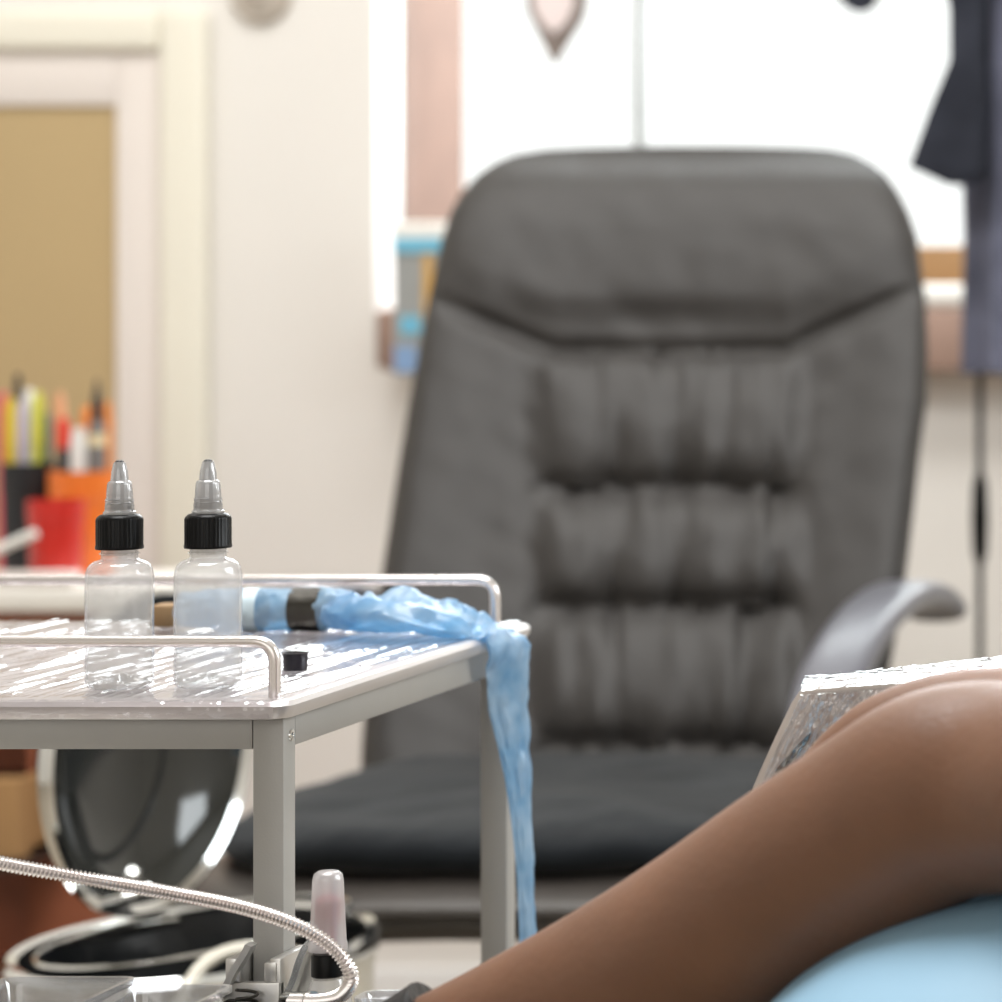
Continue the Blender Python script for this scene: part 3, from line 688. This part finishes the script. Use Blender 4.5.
# ================================================================== THINGS AT THE WINDOW
pk = thing('leaflet_box', (px4(415, 4.70), 4.70, .843), 'light blue and grey carton fixed to the window sill edge, left of the chair back', 'box')
def pkb(l, r, t_, b_, y0, y1): return box(px4(l, 4.68), px4(r, 4.68), y0, y1, pz4(b_, 4.68), pz4(t_, 4.68))
mk('carton', pkb(393, 452, 238, 374, 4.682, 4.7185), M['greycard'], pk, smooth=False)
mk('white_top', pkb(392, 444, 222, 239, 4.680, 4.7185), M['paper'], pk, bevel=.003)
mk('blue_band', pkb(393, 442, 238, 252, 4.679, 4.682), M['bluepaper'], pk, smooth=False)
mk('ochre_strip', pkb(423, 432, 254, 322, 4.680, 4.682), M['ochre'], pk, smooth=False)
mk('blue_panel', pkb(400, 420, 316, 334, 4.680, 4.682), M['bluepaper'], pk, smooth=False)
mk('blue_base', pkb(394, 416, 346, 372, 4.680, 4.682), pm('dull_blue', (128, 158, 196), .6), pk, smooth=False)
rl = tag(mk('paper_roll', tube([Vector((px4(914, 4.74), 4.74, .9365)), Vector((px4(917, 4.74), 4.74, .9365)), Vector((px4(973, 4.74), 4.74, .9365)), Vector((px4(976, 4.74), 4.74, .9365))], lambda t: .0155 if .05 < t < .95 else .012, 24), M['paper']), 'bright white roll lying on the window sill right of the chair back', 'roll')
# pointed felt ornament hanging in the window
oc = P(556, 0, 4.74)
orn = thing('hanging_ornament', (oc.x, 4.74, oc.z), 'grey pointed heart-shaped ornament with pale centre hanging in the window', 'ornament')
def pp(pts, y0, y1, d=4.74): return prism([(px4(a, d), pz4(b, d)) for a, b in pts], y0, y1)
mk('outer_shape', pp([(529, -25), (529, 8), (535, 22), (545, 42), (555, 62), (566, 42), (580, 20), (584, 6), (584, -25), (570, -42), (557, -28), (543, -42)], 4.735, 4.745), M['heart'], orn, bevel=.002)
mk('inner_shape', pp([(537, -22), (537, 6), (545, 22), (556, 32), (568, 22), (575, 5), (575, -22), (566, -30), (557, -18), (547, -30)], 4.731, 4.749), M['heartin'], orn, bevel=.002)
mk('thread', tube([P(557, -28, 4.74), Vector((oc.x, 4.74, 2.35)), Vector((oc.x, 4.80, 2.36))], .0012, 6), M['heart'], orn)
# dark pointed thing over the top of the window
do = P(856, 0, 4.70)
t = thing('hanging_cloth', (do.x, 4.70, do.z), 'small dark cloth tip hanging into view at the top edge of the window', 'cloth')
mk('fold', pp([(832, -14), (846, 3), (856, 10), (868, 8), (878, -6), (884, -40), (850, -60)], 4.69, 4.71, 4.70), M['coat2'], t, bevel=.003)
mk('string', tube([P(866, -56, 4.70), Vector((do.x, 4.70, 2.35)), Vector((do.x, 4.80, 2.40))], .0012, 6), M['blackm'], t)
# medallion on the wall
md = P(262, -6, WD); v, f = lathe((0, 0, 0), [(.0385, 0), (.0385, .006), (.034, .012), (.030, .009), (.022, .010), (.015, .016), (.001, .018)], 40, .06, (.005, .02), 8)
tag(mk('wall_plaque', ([Vector((md.x + x, WD - .001 - z, md.z + y)) for x, y, z in v], f), M['medal'], base=(md.x, WD, md.z)), 'round mottled grey plaque on the wall between door and window, cut by the top edge', 'wall ornament')

# ================================================================== COAT STAND
SD = 4.30; sx = px4(980, SD)
cs = thing('coat_stand', (sx, SD, 0), 'thin black floor stand with a thick joint, at the right edge beside the chair', 'stand')
mk('pole', tube([Vector((sx, SD, .03)), Vector((sx, SD, 1.75))], .0042, 14), M['blackp'], cs)
mk('joint', lathe((sx, SD, 0), [(.0045, pz4(566, SD)), (.0085, pz4(552, SD)), (.0100, pz4(520, SD)), (.0085, pz4(486, SD)), (.0045, pz4(472, SD))], 20), M['blackp'], cs)
mk('crossbar', tube([Vector((sx - .12, SD, 1.70)), Vector((sx + .16, SD, 1.70))], .006, 12), M['blackp'], cs)
mk('lower_pole', tube([Vector((sx, SD, .03)), Vector((sx, SD, pz4(700, SD)))], .0075, 14), M['blackp'], cs)
for a in (90, 210, 330):
    mk('foot', tube([Vector((sx, SD, .12)), Vector((sx + .2 * math.cos(math.radians(a)), SD + .2 * math.sin(math.radians(a)), .012))], .007, 10), M['blackp'], cs)
def drape(pl, pr, ytop, ybot, dep, d, seed, amp=.010, wav=5):
    a, b = px4(pl, d), px4(pr, d); z1, z0 = pz4(ytop, d), pz4(ybot, d); cx_ = (a + b) / 2; hw = (b - a) / 2; rings = []
    for i in range(60):
        v = i / 59; z = z1 + (z0 - z1) * v; ring = []
        for k in range(72):
            q = 2 * math.pi * k / 72; m_ = 1 + .16 * math.sin(wav * q + seed + v * 1.2) + .12 * nz(math.cos(q) * 2, math.sin(q) * 2, v * 5 + seed)
            tp = .75 + .25 * sstep(0, .12, v)
            ring.append((cx_ + hw * math.cos(q) * m_ * tp, d + dep * math.sin(q) * m_ * tp, z + (.010 * nz(q, seed) if i > 50 else 0)))
        rings.append(ring)
    return loft(rings)
tag(mk('hanging_coat', drape(968, 1040, -150, 372, .05, SD, 2), M['coat'], base=(sx, SD, 1.4)), 'mottled blue grey coat hanging long on the stand at the right edge', 'coat')
tag(mk('hanging_bag', prism([(px4(a, 4.19), pz4(b, 4.19)) for a, b in ((962, -150), (975, -150), (975, 168), (951, 178), (918, 163), (938, 108), (957, 62), (957, 8), (951, -20))], SD - .112, SD - .066), M['coat2'], bevel=.008, seg=3), 'black wedge-shaped bag hanging in front of the window left of the coat', 'bag')

# ================================================================== ARM PAD ON STAND, CUSHION, BED
pd = thing('arm_pad', P(900, 800, 1.85), 'beige arm pad wrapped in shiny cling film behind the bent arm', 'arm pad')
pf = [(748, 815), (765, 775), (783, 735), (797, 706), (803, 697), (830, 694), (880, 691), (940, 687), (1002, 683), (1090, 676), (1104, 700), (1104, 850), (1050, 880), (800, 880), (755, 850)]
pr = [(765, 815), (778, 772), (790, 732), (800, 698), (806, 679), (832, 678), (882, 673), (942, 666), (1002, 658), (1090, 648), (1108, 672), (1108, 820), (1060, 848), (820, 848), (772, 838)]
def PX(l, d): return [((a - CX) * d / F, ZC - (b - CY) * d / F) for a, b in l]
mk('padding', loft([[P(a, b, 1.837) for a, b in pf], [P(a + 4, b - 3, 1.850) for a, b in pf], [P(a, b, 1.915) for a, b in pr]]), M['pad'], pd, bevel=.003, seg=3)
mk('edge_strip', prism(PX([(759, 800), (777, 768), (799, 743), (810, 733), (808, 741), (792, 760), (772, 790), (764, 806)], 1.834), 1.8345, 1.8368), M['blackp'], pd, smooth=False)
def wrap():
    rows = []; NX, NY = 150, 120
    def edge(v):                                  # left edge and top/bottom of the front face
        return v
    V = []; Fs = []
    for j in range(NY):
        v = j / (NY - 1); yl = 695 + v * 180; xl = 802 - max(0, (yl - 697)) * .455
        for i in range(NX):
            u = (i / (NX - 1)) ** 1.5; x = xl - 1 + (1103 - xl) * u; y = yl - (x - xl) * .066 * (1 - v)
            ac = (x - xl); al = y
            wr = 1 - min(1, abs(nz(ac * .06, al * .010, 3)) * 3.2); wr2 = 1 - min(1, abs(nz(ac * .17, al * .03, 8)) * 3)
            V.append(P(x, y, 1.8335) - Vector((0, .0020 * wr * wr + .0012 * wr2, 0)))
    for j in range(NY - 1):
        for i in range(NX - 1): Fs.append((j * NX + i, j * NX + i + 1, (j + 1) * NX + i + 1, (j + 1) * NX + i))
    # sheet folded back over the top and round the left end
    base = len(V); NT = 14; top = [(V[i], i) for i in range(NX)]
    for k in range(1, NT + 1):
        t = k / NT
        for i in range(NX):
            q = V[i]; x = CX + q.x * F / q.y; yr = 679 - (max(x, 806) - 806) * .105
            if x > 1002: yr = 658 - (x - 1002) * .11
            e = P(max(x, 804) + 1, yr - 2, 1.919); w_ = nz(x * .12, t * 1.5, 2)
            V.append(q.lerp(e, t) + Vector((0, 0, .0022 * math.sin(math.pi * min(1, t * 1.1)) + .0012 * abs(w_))))
    for k in range(NT):
        for i in range(NX - 1):
            a = i if k == 0 else base + (k - 1) * NX + i; b = base + k * NX + i
            Fs.append((a, a + 1, b + 1, b))
    return V, Fs
mk('film_wrap', wrap(), M['padfilm'], pd)
mk('pole', tube([P(1000, 870, 1.856), Vector((P(1000, 870, 1.856).x, 1.856, .533))], .012, 16), M['chrome'], pd)
bd = thing('treatment_bed', (.02, 1.68, 0), 'dark treatment bed mostly hidden under the blue cushion', 'bed')
mk('mattress', box(-.50, .75, 1.38, 1.98, .45, .532), M['bedb'], bd, bevel=.02, seg=3)
for x in (-.45, .70):
    for y in (1.43, 1.93): mk('leg', tube([Vector((x, y, 0)), Vector((x, y, .452))], .02, 12), M['steel'], bd)
cc = P(1100, 1122, 1.66)
def cush():
    rings = []; hx, hy, hz = 380 * 1.66 / F, .155, 240 * 1.66 / F
    zb = .534
    for i in range(50):
        ph = -math.pi / 2 + math.pi * i / 49; ring = []
        for j in range(90):
            th = 2 * math.pi * j / 90; v = Vector((hx * math.cos(ph) * math.cos(th), hy * math.cos(ph) * math.sin(th), hz * math.sin(ph)))
            v *= 1 + .018 * nz(v.x * 16, v.y * 16, v.z * 16); q = cc + v; q.z = max(q.z, zb); ring.append(q)
        rings.append(ring)
    return loft(rings)
tag(mk('cushion', cush(), M['bluepad'], base=(cc.x, cc.y, .534)), 'pale blue covered cushion under the bent arm in the lower right corner', 'cushion')

# ================================================================== ARM
person = thing('person', P(960, 790, 1.65), 'person with bare brown arm resting on the blue cushion, dark glove at wrist', 'person')
def limb(keys, seg=28, n=7, ends=True):
    ctr = spline([P(k[0], k[1], k[2]) for k in keys], n); rad = spline([Vector((k[3] * k[2] / F, k[4], 0)) for k in keys], n)
    rings = []
    for i, (p, r) in enumerate(zip(ctr, rad)):
        t = (ctr[min(i + 1, len(ctr) - 1)] - ctr[max(i - 1, 0)]).normalized()
        dp = Vector((0, 1, 0)); dp = (dp - t * dp.dot(t)).normalized(); u = dp.cross(t).normalized()
        rings.append([p + u * r.x * math.sin(2 * math.pi * k / seg) + dp * r.y * math.cos(2 * math.pi * k / seg) for k in range(seg)])
    if not ends: return loft(rings)
    # rounded ends
    def dome(c, ring, out):
        return [[c + (q - c) * s + out * e for q in ring] for s, e in ((.9, .35), (.65, .7), (.25, .95))]
    c0, c1 = ctr[0], ctr[-1]; t0 = (ctr[0] - ctr[1]).normalized() * rad[0].x; t1 = (ctr[-1] - ctr[-2]).normalized() * rad[-1].x
    return loft(dome(c0, rings[0], t0)[::-1] + rings + dome(c1, rings[-1], t1))
fore = limb([(325, 1110, 1.735, 56, .021), (420, 1064, 1.73, 62, .022), (518, 1024, 1.72, 72, .027), (623, 979, 1.71, 85, .034), (705, 935, 1.695, 92, .038), (790, 883, 1.68, 99, .041), (877, 832, 1.665, 105, .043), (950, 792, 1.65, 108, .044), (1040, 786, 1.63, 106, .045), (1200, 772, 1.56, 108, .046), (1450, 745, 1.47, 118, .050), (1700, 715, 1.40, 135, .056)])
lobe = limb([(775, 850, 1.715, 34, .016), (842, 793, 1.72, 56, .021), (902, 746, 1.722, 60, .024), (985, 725, 1.715, 58, .027), (1080, 735, 1.70, 60, .030), (1190, 752, 1.66, 60, .034)])
me = bpy.data.meshes.new('body'); vv, ff = join(fore, lobe); L = LOC[person.name]
me.from_pydata([tuple(q - L) for q in vv], [], ff); body = bpy.data.objects.new('body', me); COL.objects.link(body)
bm = bmesh.new(); bm.from_mesh(me); bmesh.ops.recalc_face_normals(bm, faces=bm.faces); bm.to_mesh(me); bm.free()
rm = body.modifiers.new('remesh', 'REMESH'); rm.mode = 'VOXEL'; rm.voxel_size = .0032
sm = body.modifiers.new('soft', 'SMOOTH'); sm.factor = .6; sm.iterations = 14
dg = bpy.context.evaluated_depsgraph_get(); me2 = bpy.data.meshes.new_from_object(body.evaluated_get(dg)); body.modifiers.clear(); body.data = me2
for p in me2.polygons: p.use_smooth = True
me2.materials.clear(); me2.materials.append(M['skin']); body.parent = person
mk('sleeve', limb([(1262, 767, 1.535, 124, .053), (1450, 745, 1.47, 134, .058), (1700, 715, 1.40, 152, .064), (1790, 705, 1.385, 150, .062)]), M['coat2'], person)
# gloved hand, five bent fingers
def hand():
    wri = P(385, 1090, 1.733); dirn = (P(300, 1132, 1.738) - P(520, 1025, 1.72)).normalized(); side = Vector((0, 1, 0)); side = (side - dirn * side.y).normalized(); up = side.cross(dirn).normalized()
    if up.z < 0: up = -up
    g = lambda a, b, c_: wri + dirn * a + side * b + up * c_
    parts = []
    path = [g(-.030, 0, 0), g(0, 0, 0), g(.03, 0, 0), g(.06, 0, 0), g(.088, 0, -.001)]
    rx = [.028, .028, .033, .040, .038]; rz = [.0275, .026, .020, .015, .012]; rings = []
    for p, a, b in zip(path, rx, rz): rings.append([p + side * a * math.cos(2 * math.pi * k / 24) + up * b * math.sin(2 * math.pi * k / 24) for k in range(24)])
    parts.append(loft(rings))
    for oy, ln_ in ((-.028, .068), (-.010, .078), (.010, .073), (.027, .058)):
        q = spline([g(.075, oy, 0), g(.09 + ln_ * .35, oy * 1.05, -.004), g(.09 + ln_ * .7, oy * 1.05, -.018), g(.09 + ln_ * .85, oy, -.036)], 6)
        parts.append(tube(q, lambda t: .0088 - .0018 * t, 12))
    q = spline([g(.020, -.026, 0), g(.045, -.048, -.006), g(.070, -.058, -.014), g(.092, -.056, -.022)], 6); parts.append(tube(q, lambda t: .0115 - .003 * t, 12))
    return join(*parts)
cf = mk('glove_cuff', limb([(300, 1126, 1.738, 60, .029), (345, 1105, 1.735, 68, .031), (395, 1079, 1.732, 73, .032), (440, 1055, 1.729, 76, .033), (449, 1050, 1.729, 77, .0335)], ends=False), M['glove'], person); cf['label'] = 'black glove cuff'
gl = mk('glove', hand(), M['glove'], person); gl['label'] = 'black glove on the hand and wrist'
